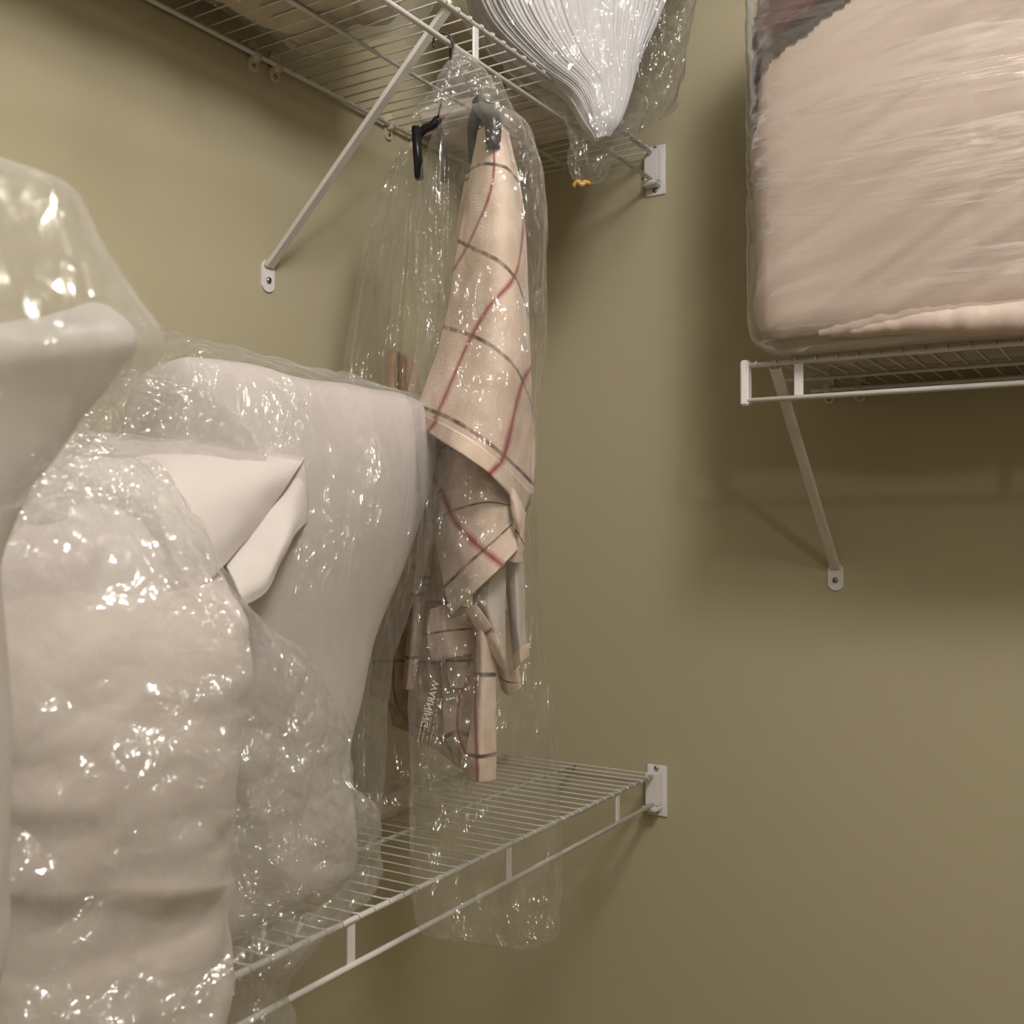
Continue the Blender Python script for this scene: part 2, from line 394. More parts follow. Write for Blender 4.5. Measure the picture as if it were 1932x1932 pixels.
def brace(foot, top, axis, label):
    """flat folded brace from a wall foot plate up to the front rod; axis = wall normal axis"""
    foot, top = Vector(foot), Vector(top)
    t = thing('shelf_brace', label, 'brace', foot)
    n = Vector((1, 0, 0)) if axis == 0 else Vector((0, -1, 0)); side = Vector((0, 1, 0)) if axis == 0 else Vector((1, 0, 0))
    a = foot + n*.003 + Vector((0, 0, .014)); d = (top-a)
    bm = bmesh.new()                      # shallow channel section
    s = [(-.0085, .0), (-.0062, .0045), (.0062, .0045), (.0085, .0), (.0068, -.001), (.0052, .0028), (-.0052, .0028), (-.0068, -.001)]
    up = d.normalized().cross(side).normalized()
    if up.dot(n) < 0: up = -up
    rings = [[bm.verts.new(p + side*x*k + up*y) for x, y in s] for p, k in ((a, 1.1), (a+d*.06, .95), (a+d*.5, .95), (top, .95))]
    for i in range(3):
        for k in range(8):
            bm.faces.new((rings[i][k], rings[i][(k+1) % 8], rings[i+1][(k+1) % 8], rings[i+1][k]))
    bm.faces.new(rings[0]); bm.faces.new(rings[-1][::-1])
    bmesh.ops.recalc_face_normals(bm, faces=bm.faces[:])
    obj('arm', bm, M_brace, t, smooth=False)
    bm = bmesh.new(); tube(bm, [top-d.normalized()*.01, top+Vector((0, 0, .004)), top+n*.006+Vector((0, 0, .0075))], .0035, 8)
    obj('hook', bm, M_brace, t)
    bm = bmesh.new(); prof = [(-.0118, .016), (-.0118, -.012), (-.008, -.0165), (-.003, -.019), (.003, -.019), (.008, -.0165), (.0118, -.012), (.0118, .016), (.006, .024), (-.006, .024)]
    f = bm.faces.new([bm.verts.new(foot + side*x + Vector((0, 0, y-.003))) for x, y in prof])
    r = bmesh.ops.extrude_face_region(bm, geom=[f]); bmesh.ops.translate(bm, vec=n*.0025, verts=[v for v in r['geom'] if isinstance(v, bmesh.types.BMVert)])
    bmesh.ops.recalc_face_normals(bm, faces=bm.faces[:])
    obj('foot_plate', bm, M_plast, t, smooth=False)
    bm = bmesh.new(); cyl(bm, foot+n*.002+Vector((0, 0, -.006)), foot+n*.0045+Vector((0, 0, -.006)), .0042, 14); obj('screw', bm, M_screw, t)
brace(on_plane(504, 521, 0, 0), on_plane(843, 15, 0, D-.004), 0, 'slanted white metal brace under upper shelf on left wall')
brace(on_plane(1577, 1087, 1, 0), on_plane(1462, 694, 1, -D+.004), 1, 'slanted white metal brace under comforter shelf on back wall')

def clip(p, axis, label):
    p = Vector(p); t = thing('shelf_clip', label, 'clip', p, 'wall clips holding the shelf back rods')
    n = Vector((1, 0, 0)) if axis == 0 else Vector((0, -1, 0)); side = Vector((0, 1, 0)) if axis == 0 else Vector((1, 0, 0))
    bm = bmesh.new(); c = p+n*.006
    tube(bm, [c-side*.006, c+side*.006], .0075, 12); obj('saddle', bm, M_clip, t)
    for sg in (1, -1):
        bm = bmesh.new()
        f = bm.faces.new([bm.verts.new(p + side*x + Vector((0, 0, sg*z))) for x, z in ((-.0085, .004), (-.0085, .016), (-.004, .021), (.004, .021), (.0085, .016), (.0085, .004))])
        r = bmesh.ops.extrude_face_region(bm, geom=[f]); bmesh.ops.translate(bm, vec=n*.004, verts=[v for v in r['geom'] if isinstance(v, bmesh.types.BMVert)])
        bmesh.ops.recalc_face_normals(bm, faces=bm.faces[:])
        obj('ear', bm, M_clip, t, smooth=False)
        if sg == -1:
            bm = bmesh.new(); q = p+Vector((0, 0, sg*.0135)); cyl(bm, q+n*.003, q+n*.006, .0032, 12); obj('screw', bm, M_screw, t)
zb = ZU-.004
for px, lab in ((475, 'leftmost beige clip gripping upper shelf back rod'), (515, 'screwed beige clip just left of brace on upper back rod'),
                (730, 'beige clip on upper back rod just right of brace'), (779, 'clip on upper back rod beside black hanger end')):
    py = {475: 103, 515: 127, 730: 240, 779: 268}[px]
    q = on_plane(px, py, 0, 0); clip((0, q[1], zb), 0, lab)
for px, lab in ((1565, 'screwed clip under comforter shelf, left one'), (1623, 'clip under comforter shelf, right one')):
    q = on_plane(px, 731, 1, 0); clip((q[0], 0, ZR-.004), 1, lab)
# end cap of the right-hand shelf
bm = box(bmesh.new(), (XR-.001, -D-.007, ZR-.003-LIP-.006), (XR+.010, -D+.009, ZR+.004)); bevel(bm, .002, 2)
obj('end_cap', bm, M_plast, SH, smooth=False)

# ------------------------------------------------------------------ bedding on the upper shelf
def folds(a, s, o=0.0):
    return lambda p: a*(nz(p, s, o)+.5*nz(p, tuple(k*2.1 for k in s), o+4)+.25*nz(p, tuple(k*4.3 for k in s), o+8))
t = thing('wrapped_bedding', 'folded beige bedding in clear plastic lying on upper shelf left of brace top', 'bedding', (.17, -.75, ZU))
bm = rbox((.035, -1.15, ZU+.006), (.235, -.57, ZU+.26), .05, 36); o = obj('bedding', bm, M_bed, t); displace(o.data, folds(.012, (9, 9, 14), 2))
bm = rbox((.02, -1.25, ZU+.0025), (.265, -.545, ZU+.30), .05, 70); o = obj('plastic_wrap', bm, M_filmh, t)
displace(o.data, lambda p: min(crinkle(.006, (16, 16, 16), 4)(p), (p[2]-ZU-.002)*.6+.0008))
t = thing('wrapped_blanket', 'beige blanket with brown stitched edge flat on upper shelf by back wall', 'blanket', (.17, -.3, ZU))
bm = rbox((.03, -.31, ZU+.004), (.285, -.13, ZU+.034), .008, 40); o = obj('blanket', bm, M_pink, t); displace(o.data, folds(.006, (10, 12, 20), 5))
bm = bmesh.new(); pts = [(.05+.24*i/30, -.135+.004*math.sin(i*2.1), ZU+.012+.003*math.sin(i*1.3)) for i in range(31)]
tube(bm, pts, .0035, 6); obj('stitched_edge', bm, M_brown, t)

# pleated white pack spilling over the front rod
t = thing('pleated_curtain_pack', 'white finely pleated fabric in clear plastic spilling over upper shelf corner', 'fabric pack', P(1150, 200, 1.5))
def plt(tt, v): return 0.011*math.sin(tt*104+2*math.sin(tt*5))*(1-.3*v)+.007*math.sin(tt*63+1)+.012*math.sin(tt*17)
loft('pleated_fabric', [(870, -190, 1.55, 1330, -190, 1.62, .12), (878, -80, 1.55, 1290, -80, 1.62, .12), (890, 0, 1.54, 1252, 0, 1.60, .11), (930, 70, 1.53, 1225, 70, 1.58, .09),
     (1000, 130, 1.51, 1200, 130, 1.555, .06), (1070, 175, 1.50, 1185, 175, 1.54, .04), (1105, 230, 1.49, 1165, 230, 1.52, .025), (1125, 262, 1.49, 1145, 262, 1.51, .01)],
     70, 900, M_pleat, t, pleat=plt, disp=folds(.003, (12, 12, 5), 1))
loft('plastic_wrap', [(850, -200, 1.53, 1350, -190, 1.64, .14), (862, -60, 1.52, 1310, -60, 1.63, .135), (885, 20, 1.51, 1296, 20, 1.62, .125), (930, 80, 1.50, 1285, 90, 1.60, .10),
     (1000, 140, 1.48, 1275, 150, 1.585, .075), (1065, 190, 1.47, 1250, 215, 1.57, .055), (1085, 230, 1.465, 1205, 240, 1.55, .04), (1090, 270, 1.46, 1175, 280, 1.53, .03),
     (1080, 300, 1.46, 1150, 310, 1.52, .022), (1088, 330, 1.465, 1135, 335, 1.51, .016), (1092, 343, 1.47, 1118, 343, 1.50, .006)],
     190, 260, M_film, t, disp=crinkle(.0075, (22, 22, 20), 12))
bm = bmesh.new(); q = [P(1082, 352, 1.47), P(1090, 343, 1.465), P(1098, 349, 1.462), P(1104, 344, 1.465), P(1112, 347, 1.47)]
tube(bm, [tuple(x) for x in cr(q, 16)], .0035, 8); o = obj('tape', bm, M_tape, t); o['label'] = 'amber tape knot at the gathered end'

# ------------------------------------------------------------------ comforter on the right shelf
cx0, cx1, cy0, cy1, cz0, cz1 = .590, 1.42, -.352, -.055, ZR+.003, ZR+.60
t = thing('wrapped_comforter', 'big beige comforter in clear vinyl bag on short back-wall shelf', 'comforter', (1.0, -.18, ZR))
def cshape(p):
    h = .010*nz(p, (3, 3, 3), 2)
    h += .0075*nz((p[0]*1.0, p[1], p[2]*1.0+p[0]*-.6), (5, 5, 20), 6)+.003*ridge((p[0], p[1], p[2]-p[0]*.6), (5, 5, 34), 16)
    for xs in (.862, .915, .965):
        if p[1] < -.3: h -= .0016*math.exp(-((p[0]-xs-.003*math.sin(p[2]*17))/.003)**2)*(1+.5*math.sin(p[2]*160))
    if p[1] < -.2: h += .002*ridge((p[0], p[1], p[2]*1.0-.5*p[0]), (12, 12, 60), 3)*max(0, min(1, (p[0]-.7)*5))
    return h if p[2] > cz0+.02 else min(h, 0)
bm = rbox((cx0, cy0, cz0), (cx1, cy1, cz1), .055, 110); o = obj('comforter', bm, M_beige, t); displace(o.data, cshape)
# the turned-over dark lining shows at the upper left corner
zl = lambda x: P(1452, 112, 1.30)[2] + (x-cx0)*0.50
bm = bmesh.new(); bm.from_mesh(o.data)
for nm, mt, lo, hi, off in (('lining', M_burg, .024, 9, .004), ('lining_band', M_plum, 0.0, .026, .0045)):
    b2 = bm.copy(); b2.normal_update()
    kill = [f for f in b2.faces if not (lo <= f.calc_center_median().z-zl(f.calc_center_median().x)+.003*nz(f.calc_center_median(), 60) < hi and f.calc_center_median().x < .83)]
    bmesh.ops.delete(b2, geom=kill, context='FACES')
    for v in b2.verts: v.co += v.normal*off
    oo = obj(nm, b2, mt, t); displace(oo.data, folds(.0025, (18, 18, 18), 3))
    s = oo.modifiers.new('thickness', 'SOLIDIFY'); s.thickness = .003
bm.free()
bm = bmesh.new(); n = 240
tube(bm, [tuple(np.array([.68+.60*i/n, cy0+.006-.006*min(1, i/90), ZR+.022+.003*math.sin(i*.05)])) for i in range(n+1)],
     [.006+.013*min(1, i/70) for i in range(n+1)], 28)
o = obj('gathered_ruffle', bm, M_beige, t)
displace(o.data, lambda p: .0022*nz(p, (70, 20, 20), 2)+.0025*nz(p, (22, 22, 30), 5)-.006*max(0, nz(p, (90, 5, 5), 8))*max(0, min(1, (p[2]-ZR-.026)*120)))
bm = bmesh.new(); tube(bm, [(.985+.003*math.sin(i*1.1), cy0-.004+.002*math.sin(i*2.3), cz0+.10+.0045*i) for i in range(90)], [.0035+.0018*math.sin(i*1.7) for i in range(90)], 8)
obj('piping', bm, M_brown, t)
def vinyl(p):
    s = max(0., min(1., (p[0]-.66)*3.6))
    q = (p[0], p[1], p[2]-(.42-.25*s)*(p[0]-.6)+.05*nz(p, 3))
    h = (.0018+.007*s)*nz(q, (3.2, 6, 30), 6) + (.0008+.0025*s)*ridge(q, (4, 6, 48), 9)
    h += .004*nz(p, (4, 4, 4), 1)
    return h+.002 if p[2] > ZR+.02 else max(-.001, min(h, .001))
bm = rbox((cx0-.010, cy0-.010, ZR+.002), (cx1+.01, cy1+.015, cz1+.012), .05, 150); o = obj('vinyl_bag', bm, M_filmx, t); displace(o.data, vinyl)

# ------------------------------------------------------------------ hangers under the upper shelf
rod_z = ZU-.003-LIP
def hanger(px, py, near, far, neck, label, r=.008, hk=True):
    hp = on_plane(px, py, 0, D+.002); y0 = hp[1]
    t = thing('clothes_hanger', label, 'hanger', (D+.002, y0, rod_z))
    near, far, neck = Vector(near), Vector(far), Vector(neck)
    d = (near-far); d.z = 0; d.normalize()
    top = Vector((D+.002, y0, rod_z+.0045))
    if hk:
        bm = bmesh.new()
        pts = [top+d*-.014+Vector((0, 0, -.016)), top+d*-.013+Vector((0, 0, -.004)), top+d*-.006+Vector((0, 0, .003)), top+Vector((0, 0, .004)), top+d*.008+Vector((0, 0, .001)), top+d*.012+Vector((0, 0, -.012)), top+d*.008+Vector((0, 0, -.03)), neck]
        tube(bm, [tuple(x) for x in cr([tuple(p) for p in pts], 40)], .0014, 8); o = obj('hook', bm, M_hook, t)
    def arm(end, k):
        bm = bmesh.new(); rows = []
        c = [neck, neck.lerp(end, .3)+Vector((0, 0, -.002)), neck.lerp(end, .7)+Vector((0, 0, .004)), end, end+Vector((0, 0, -.03))]
        pts = cr([tuple(p) for p in c], 24); tube(bm, [tuple(p) for p in pts], [r*(.9+.35*math.sin(i/23*3.1)) for i in range(24)], 12)
        obj('arm', bm, M_black, t)
    arm(near, 1); arm(far, -1)
    return t
hanger(853, 80, P(930, 232, 1.20), P(897, 262, 1.30), P(905, 190, 1.25), 'black clothes hanger of the tablecloth, hooked over upper hanging rod', r=.009)
hanger(838, 66, P(838, 300, 1.40), P(789, 262, 1.385), P(826, 222, 1.38), 'black clothes hanger further back, its end showing left of bag', r=.0045)
# hanging end bar of the rear hanger
bm = bmesh.new(); bx = P(789, 288, 1.43)
side = Vector(Rv)*.0055; dep = Vector(Fv)*.008
o_ = [x for x in bpy.data.objects if x.name.startswith('clothes_hanger')][-1]
c0, c1 = Vector(P(785, 240, 1.37)), Vector(P(791, 338, 1.37))
rg = [[bm.verts.new(c+side*a+dep*b) for a, b in ((-1, -1), (1, -1), (1, 1), (-1, 1))] for c in (c0, c0.lerp(c1, .5), c1)]
for i in range(2):
    for k in range(4): bm.faces.new((rg[i][k], rg[i][(k+1) % 4], rg[i+1][(k+1) % 4], rg[i+1][k]))
bm.faces.new(rg[0][::-1]); bm.faces.new(rg[-1]); bmesh.ops.recalc_face_normals(bm, faces=bm.faces[:]); bevel(bm, .0015, 2)
obj('shoulder_bar', bm, M_black, o_)

# ------------------------------------------------------------------ tablecloth on the front hanger
t1 = thing('hanging_tablecloth', 'cream linen tablecloth with red and brown windowpane lines hanging on black hanger', 'tablecloth', P(900, 240, 1.25))
cl = folds(.0022, (22, 22, 9), 3)
def dd(p, *ds): return ds
R = [[(902, 246, 1.235), (918, 236, 1.215), (934, 231, 1.205), (948, 238, 1.215), (958, 252, 1.24)],
     [(884, 345, 1.25), (905, 335, 1.215), (935, 338, 1.195), (966, 352, 1.205), (985, 385, 1.25)],
     [(866, 455, 1.25), (895, 470, 1.205), (938, 492, 1.18), (978, 535, 1.20), (998, 600, 1.26)],
     [(838, 618, 1.25), (882, 630, 1.20), (930, 655, 1.17), (975, 700, 1.19), (1003, 770, 1.26)],
     [(785, 765, 1.25), (835, 783, 1.195), (893, 815, 1.165), (950, 860, 1.185), (1008, 915, 1.26)],
     [(783, 797, 1.25), (830, 828, 1.19), (882, 862, 1.16), (940, 908, 1.18), (990, 972, 1.25)]]
cc = [4.0, 4.0, 2.75, 1.15, .85, .55]; vv = [.25, 1.2, 2, 3, 4, 4.32]
uvR = [[((c-cc[i])/2.15, vv[i]) for c in range(5)] for i in range(6)]
A = patch('tablecloth', R, 150, 90, M_plaid, t1, cl, uvR, thick=0)
# right flank, turning away from the viewer with crushed folds
FL = [[(r[4][0]-2, r[4][1]-3, r[4][2]), (r[4][0]-4, r[4][1]+8, r[4][2]+.05), (r[4][0]-20, r[4][1]+5, r[4][2]+.10)] for r in R]
uvF = [[((4+k*1.3-cc[i])/2.15, vv[i]+.1*k) for k in range(3)] for i in range(6)]
B = patch('tablecloth', FL, 120, 30, M_plaid, t1, folds(.004, (30, 30, 12), 5), uvF, thick=0)
# hem band doubled at the lower edge
HM = [[(784, 776, 1.246), (832, 797, 1.187), (888, 828, 1.157), (945, 873, 1.177), (1004, 930, 1.25)],
      [(784, 799, 1.246), (830, 830, 1.186), (882, 864, 1.156), (940, 910, 1.176), (989, 974, 1.246)]]
Hm = patch('tablecloth', HM, 10, 60, M_plaid, t1, cl, [[((c-.85)/2.15, 4.12) for c in range(5)], [((c-.55)/2.15, 4.42) for c in range(5)]], thick=0)
# second layer beneath, on the other bias
R2 = [[(795, 822, 1.27), (850, 832, 1.235), (905, 862, 1.215), (952, 900, 1.22)],
      [(817, 925, 1.27), (862, 912, 1.225), (915, 915, 1.205), (968, 945, 1.22)],
      [(820, 1015, 1.265), (865, 990, 1.22), (920, 968, 1.20), (976, 962, 1.22)],
      [(838, 1108, 1.255), (880, 1067, 1.215), (925, 1027, 1.20), (967, 988, 1.215)],
      [(851, 1161, 1.25), (893, 1120, 1.21), (935, 1080, 1.195), (977, 1036, 1.21)]]
c2 = [-.55, .3, 1.0, 1.72, 2.3]; v2 = [1.9, 2.5, 3.3, 4, 4.35]
C2 = patch('tablecloth', R2, 110, 80, M_plaid, t1, folds(.0015, (18, 18, 12), 8), [[((c-c2[i])/3.2, v2[i]) for c in range(4)] for i in range(5)], thick=0)
# upper left roll behind the glints
R3 = [[(880, 330, 1.30), (900, 320, 1.27), (925, 330, 1.26)], [(868, 400, 1.29), (885, 395, 1.26), (910, 400, 1.25)],
      [(862, 500, 1.29), (872, 505, 1.26), (895, 510, 1.25)], [(842, 600, 1.29), (865, 610, 1.26), (900, 615, 1.25)],
      [(812, 700, 1.285), (835, 705, 1.255), (870, 710, 1.245)], [(792, 780, 1.28), (815, 785, 1.25), (850, 790, 1.24)]]
C3 = patch('tablecloth', R3, 90, 30, M_plaid, t1, cl, [[(.35+.3*k, .9+.62*i) for k in range(3)] for i in range(6)], thick=0)
# side strip right of layer two and lower tails
R4 = [[(958, 915, 1.20), (975, 930, 1.205), (992, 968, 1.22)], [(966, 960, 1.205), (976, 975, 1.20), (990, 1000, 1.215)],
      [(972, 1000, 1.215), (980, 1010, 1.205), (988, 1030, 1.215)], [(950, 1055, 1.225), (970, 1062, 1.215), (985, 1060, 1.22)]]
C4 = patch('tablecloth', R4, 50, 24, M_plaid, t1, folds(.003, (40, 40, 30), 2), [[(.2+.25*k, 2.2+.4*i) for k in range(3)] for i in range(4)], thick=0)
def tail(pts, uv, nr=90, nc=26, amp=.0015, o=1): return patch('tablecloth', pts, nr, nc, M_plaid, t1, folds(amp, (30, 30, 10), o), uv, thick=0)
tails = [
    # long narrow front tail with the red line
    tail([[(893, 1120, 1.245), (910, 1120, 1.228), (938, 1120, 1.245)], [(893, 1250, 1.245), (912, 1250, 1.226), (936, 1250, 1.245)],
          [(886, 1370, 1.245), (908, 1372, 1.226), (936, 1370, 1.245)], [(880, 1420, 1.245), (906, 1430, 1.226), (937, 1418, 1.245)], [(884, 1470, 1.248), (906, 1476, 1.23), (935, 1472, 1.246)]],
         [[(-.10, 1.1), (.16, 1.1), (.45, 1.1)], [(-.04, 1.86), (.2, 1.86), (.48, 1.86)], [(-.12, 2.62), (.1, 2.62), (.4, 2.62)], [(-.2, 2.98), (.06, 3.02), (.38, 2.97)], [(-.2, 3.3), (.06, 3.32), (.38, 3.3)]]),
    tail([[(812, 1150, 1.285), (850, 1140, 1.27), (900, 1150, 1.28)], [(804, 1195, 1.285), (850, 1185, 1.265), (897, 1180, 1.28)], [(812, 1240, 1.285), (850, 1228, 1.268), (897, 1222, 1.28)], [(822, 1248, 1.285), (852, 1240, 1.27), (897, 1232, 1.28)]],
         [[(.3, .6), (.6, .6), (.9, .6)], [(.02, .98), (.5, .95), (.85, .92)], [(.1, 1.6), (.5, 1.6), (.85, 1.6)], [(.15, 1.8), (.5, 1.8), (.85, 1.8)]], 40),
    tail([[(838, 1225, 1.30), (870, 1225, 1.29), (898, 1225, 1.298)], [(840, 1247, 1.30), (870, 1247, 1.288), (898, 1245, 1.298)], [(845, 1280, 1.30), (872, 1282, 1.288), (898, 1280, 1.298)], [(850, 1296, 1.30), (872, 1298, 1.29), (898, 1297, 1.298)]],
         [[(.4, .7), (.75, .7), (1.15, .7)], [(.4, 1.0), (.78, 1.0), (1.18, 1.0)], [(.4, 1.3), (.88, 1.3), (1.2, 1.3)], [(.4, 1.5), (.95, 1.5), (1.2, 1.5)]], 40),
    tail([[(835, 1260, 1.325), (865, 1260, 1.31), (905, 1260, 1.32)], [(835, 1330, 1.325), (865, 1330, 1.31), (905, 1330, 1.32)], [(840, 1390, 1.325), (865, 1385, 1.31), (905, 1400, 1.32)], [(862, 1420, 1.325), (880, 1440, 1.31), (905, 1462, 1.32)]],
         [[(.5, .2), (.9, .2), (1.3, .2)], [(.5, .7), (1.0, .7), (1.3, .7)], [(.5, 1.0), (1.0, 1.02), (1.3, 1.04)], [(.6, 1.3), (.9, 1.35), (1.3, 1.5)]], 70),
    tail([[(930, 1150, 1.29), (945, 1150, 1.275), (965, 1150, 1.285)], [(936, 1220, 1.29), (950, 1225, 1.27), (972, 1230, 1.285)], [(938, 1260, 1.29), (955, 1270, 1.27), (981, 1280, 1.285)], [(946, 1300, 1.29), (962, 1312, 1.272), (983, 1296, 1.285)]],
         [[(.3, .3), (.5, .3), (.7, .3)], [(.3, .6), (.5, .6), (.7, .6)], [(.3, .8), (.5, .8), (.7, .8)], [(.3, 1.4), (.5, 1.4), (.7, 1.4)]], 50)]
tc1 = join_into(A, [B, Hm, C2, C3, C4]+tails)
s = tc1.modifiers.new('thickness', 'SOLIDIFY'); s.thickness = .0012; s.offset = 0
# silvery underside turned out low on the right
S1 = patch('satin_underside', [[(905, 1100, 1.235), (925, 1085, 1.225), (955, 1065, 1.235)], [(893, 1135, 1.235), (920, 1130, 1.218), (954, 1120, 1.235)],
     [(912, 1178, 1.235), (930, 1180, 1.218), (953, 1180, 1.235)], [(940, 1225, 1.235), (945, 1230, 1.225), (952, 1240, 1.235)]], 60, 40, M_satin, t1, folds(.002, (25, 25, 18), 2))
S2 = patch('satin_underside', [[(955, 1060, 1.25), (972, 1050, 1.225), (987, 1058, 1.245)], [(956, 1120, 1.25), (974, 1120, 1.225), (990, 1120, 1.245)],
     [(962, 1190, 1.25), (978, 1190, 1.225), (992, 1190, 1.245)], [(967, 1240, 1.25), (982, 1228, 1.228), (996, 1218, 1.245)]], 60, 30, M_satin, t1, folds(.0015, (25, 25, 10), 6))
S3 = patch('hem', [[(878, 1150, 1.232), (888, 1143, 1.224), (898, 1140, 1.22)], [(902, 1192, 1.232), (914, 1182, 1.222), (924, 1176, 1.218)],
     [(928, 1232, 1.232), (938, 1222, 1.222), (946, 1216, 1.22)], [(948, 1264, 1.234), (951, 1248, 1.226), (954, 1236, 1.225)]], 50, 16, M_plaid, t1,
     None, [[(.5, .4), (.5, .5), (.5, .6)], [(.9, .4), (.9, .5), (.9, .6)], [(1.3, .4), (1.3, .5), (1.3, .6)], [(1.6, .4), (1.6, .5), (1.6, .6)]])
S4 = patch('hem', [[(967, 1236, 1.247), (982, 1224, 1.224), (997, 1214, 1.243)], [(970, 1264, 1.247), (984, 1250, 1.226), (998, 1236, 1.243)]], 16, 24, M_plaid, t1,
     None, [[(.3, .3), (.5, .3), (.7, .3)], [(.3, .6), (.5, .6), (.7, .6)]])

# ------------------------------------------------------------------ second cloth behind
t2 = thing('hanging_cloth', 'darker tan windowpane cloth hanging in long pleats behind the cream tablecloth', 'cloth', P(770, 660, 1.42))
def pl(pts, uv, nr=100, nc=24, amp=.002, o=1): return patch('pleated_cloth', pts, nr, nc, M_plaid2, t2, folds(amp, (30, 30, 8), o), uv, thick=0)
g = lambda u0, u1, vs: [[(u0, v), ((u0+u1)/2, v), (u1, v)] for v in vs]
W_ = [pl([[(733, 657, 1.45), (745, 660, 1.435), (757, 666, 1.45)], [(728, 720, 1.45), (740, 720, 1.435), (752, 722, 1.45)], [(738, 900, 1.45), (752, 900, 1.435), (765, 900, 1.45)],
          [(748, 1030, 1.45), (758, 1035, 1.435), (770, 1040, 1.45)], [(733, 1200, 1.45), (750, 1210, 1.435), (768, 1200, 1.45)]], g(.1, .55, (.4, .8, 1.6, 2.0, 2.9))),
      pl([[(754, 664, 1.44), (768, 672, 1.42), (785, 690, 1.42)], [(752, 760, 1.44), (775, 770, 1.41), (800, 780, 1.41)], [(765, 900, 1.44), (785, 900, 1.40), (815, 900, 1.41)],
          [(775, 1050, 1.43), (790, 1050, 1.40), (822, 1050, 1.40)], [(750, 1200, 1.42), (790, 1200, 1.40), (830, 1200, 1.40)], [(745, 1240, 1.42), (790, 1245, 1.4), (835, 1240, 1.4)]], g(.05, .95, (.3, .7, 1.3, 1.9, 2.7, 2.9)), amp=.004),
      # bright front pleat
      pl([[(792, 960, 1.34), (802, 955, 1.325), (818, 960, 1.34)], [(783, 1085, 1.34), (795, 1085, 1.32), (812, 1085, 1.34)], [(776, 1120, 1.34), (788, 1122, 1.32), (803, 1120, 1.34)],
          [(764, 1240, 1.34), (776, 1242, 1.32), (790, 1240, 1.34)], [(758, 1300, 1.34), (768, 1302, 1.325), (780, 1300, 1.34)]], g(.15, .75, (.75, 1.97, 2.0, 3.0, 3.4))),
      # wide bottom panel, rising to the left
      pl([[(712, 1150, 1.43), (760, 1150, 1.40), (850, 1150, 1.40)], [(705, 1260, 1.43), (760, 1260, 1.39), (860, 1270, 1.39)], [(701, 1308, 1.43), (765, 1330, 1.39), (868, 1370, 1.39)],
          [(730, 1322, 1.42), (790, 1370, 1.39), (872, 1420, 1.39)], [(740, 1370, 1.42), (800, 1398, 1.39), (882, 1460, 1.38)]], g(.2, 2.3, (.3, 1.1, 1.7, 2.03, 2.4)), amp=.005, o=4),
      pl([[(790, 860, 1.37), (808, 860, 1.35), (830, 865, 1.36)], [(800, 960, 1.37), (812, 960, 1.35), (830, 965, 1.36)], [(806, 1060, 1.36), (820, 1060, 1.34), (842, 1060, 1.35)],
          [(800, 1180, 1.36), (822, 1180, 1.34), (852, 1180, 1.35)]], g(.15, .6, (.4, 1.0, 1.5, 2.3)))]
c_ = join_into(W_[0], W_[1:]); s = c_.modifiers.new('thickness', 'SOLIDIFY'); s.thickness = .0012; s.offset = 0

# ------------------------------------------------------------------ garment bags
def vfold(tt, v): return .03*math.sin(tt*5+v*3)+.015*math.sin(tt*13+v*5)
bag1 = thing('garment_bag', 'tall clear plastic garment bag over the cream tablecloth', 'garment bag', P(860, 95, 1.25))
b1 = loft('film_sleeve', [(903, 192, 1.225, 917, 192, 1.225, .006), (880, 205, 1.25, 945, 200, 1.2, .02), (862, 238, 1.28, 972, 225, 1.18, .04), (842, 290, 1.30, 990, 280, 1.17, .05), (832, 330, 1.31, 998, 330, 1.17, .055), (828, 420, 1.31, 1003, 420, 1.17, .06),
     (822, 500, 1.31, 1002, 520, 1.18, .06), (826, 600, 1.29, 1004, 620, 1.19, .065), (812, 700, 1.27, 1005, 720, 1.2, .07), (783, 800, 1.25, 1008, 820, 1.22, .07), (790, 950, 1.22, 1006, 950, 1.25, .065),
     (795, 1100, 1.2, 1004, 1100, 1.27, .06), (788, 1250, 1.18, 1016, 1250, 1.29, .05), (785, 1350, 1.16, 1035, 1350, 1.30, .045), (786, 1450, 1.15, 1040, 1450, 1.31, .04), (783, 1600, 1.13, 1045, 1600, 1.31, .035),
     (782, 1700, 1.12, 1043, 1700, 1.31, .03), (790, 1755, 1.12, 1036, 1762, 1.30, .02), (830, 1775, 1.14, 985, 1790, 1.26, .006)], 330, 200, M_film, bag1, pleat=vfold, disp=crinkle(.0028, (22, 22, 7), 21), caps=False)
# flared collar of film gathered round the hook
b2 = loft('gathered_collar', [(856, 92, 1.27, 868, 90, 1.27, .004), (848, 110, 1.26, 895, 108, 1.25, .010), (835, 140, 1.25, 925, 135, 1.23, .018), (812, 180, 1.25, 940, 165, 1.22, .022), (775, 212, 1.25, 930, 185, 1.22, .018), (778, 225, 1.25, 915, 195, 1.22, .010)],
     110, 160, M_filmh, bag1, disp=crinkle(.004, (30, 30, 20), 33), caps=False)
loft('gathered_collar', [(912, 150, 1.215, 940, 140, 1.22, .008), (905, 190, 1.205, 965, 200, 1.20, .014), (915, 215, 1.20, 985, 240, 1.19, .012), (945, 235, 1.195, 992, 262, 1.19, .005)], 60, 90, M_film, bag1, disp=crinkle(.003, (30, 30, 20), 37), caps=False)
bag2 = thing('garment_bag', 'flared clear plastic bag behind, over the darker tan cloth', 'garment bag', P(800, 260, 1.43))
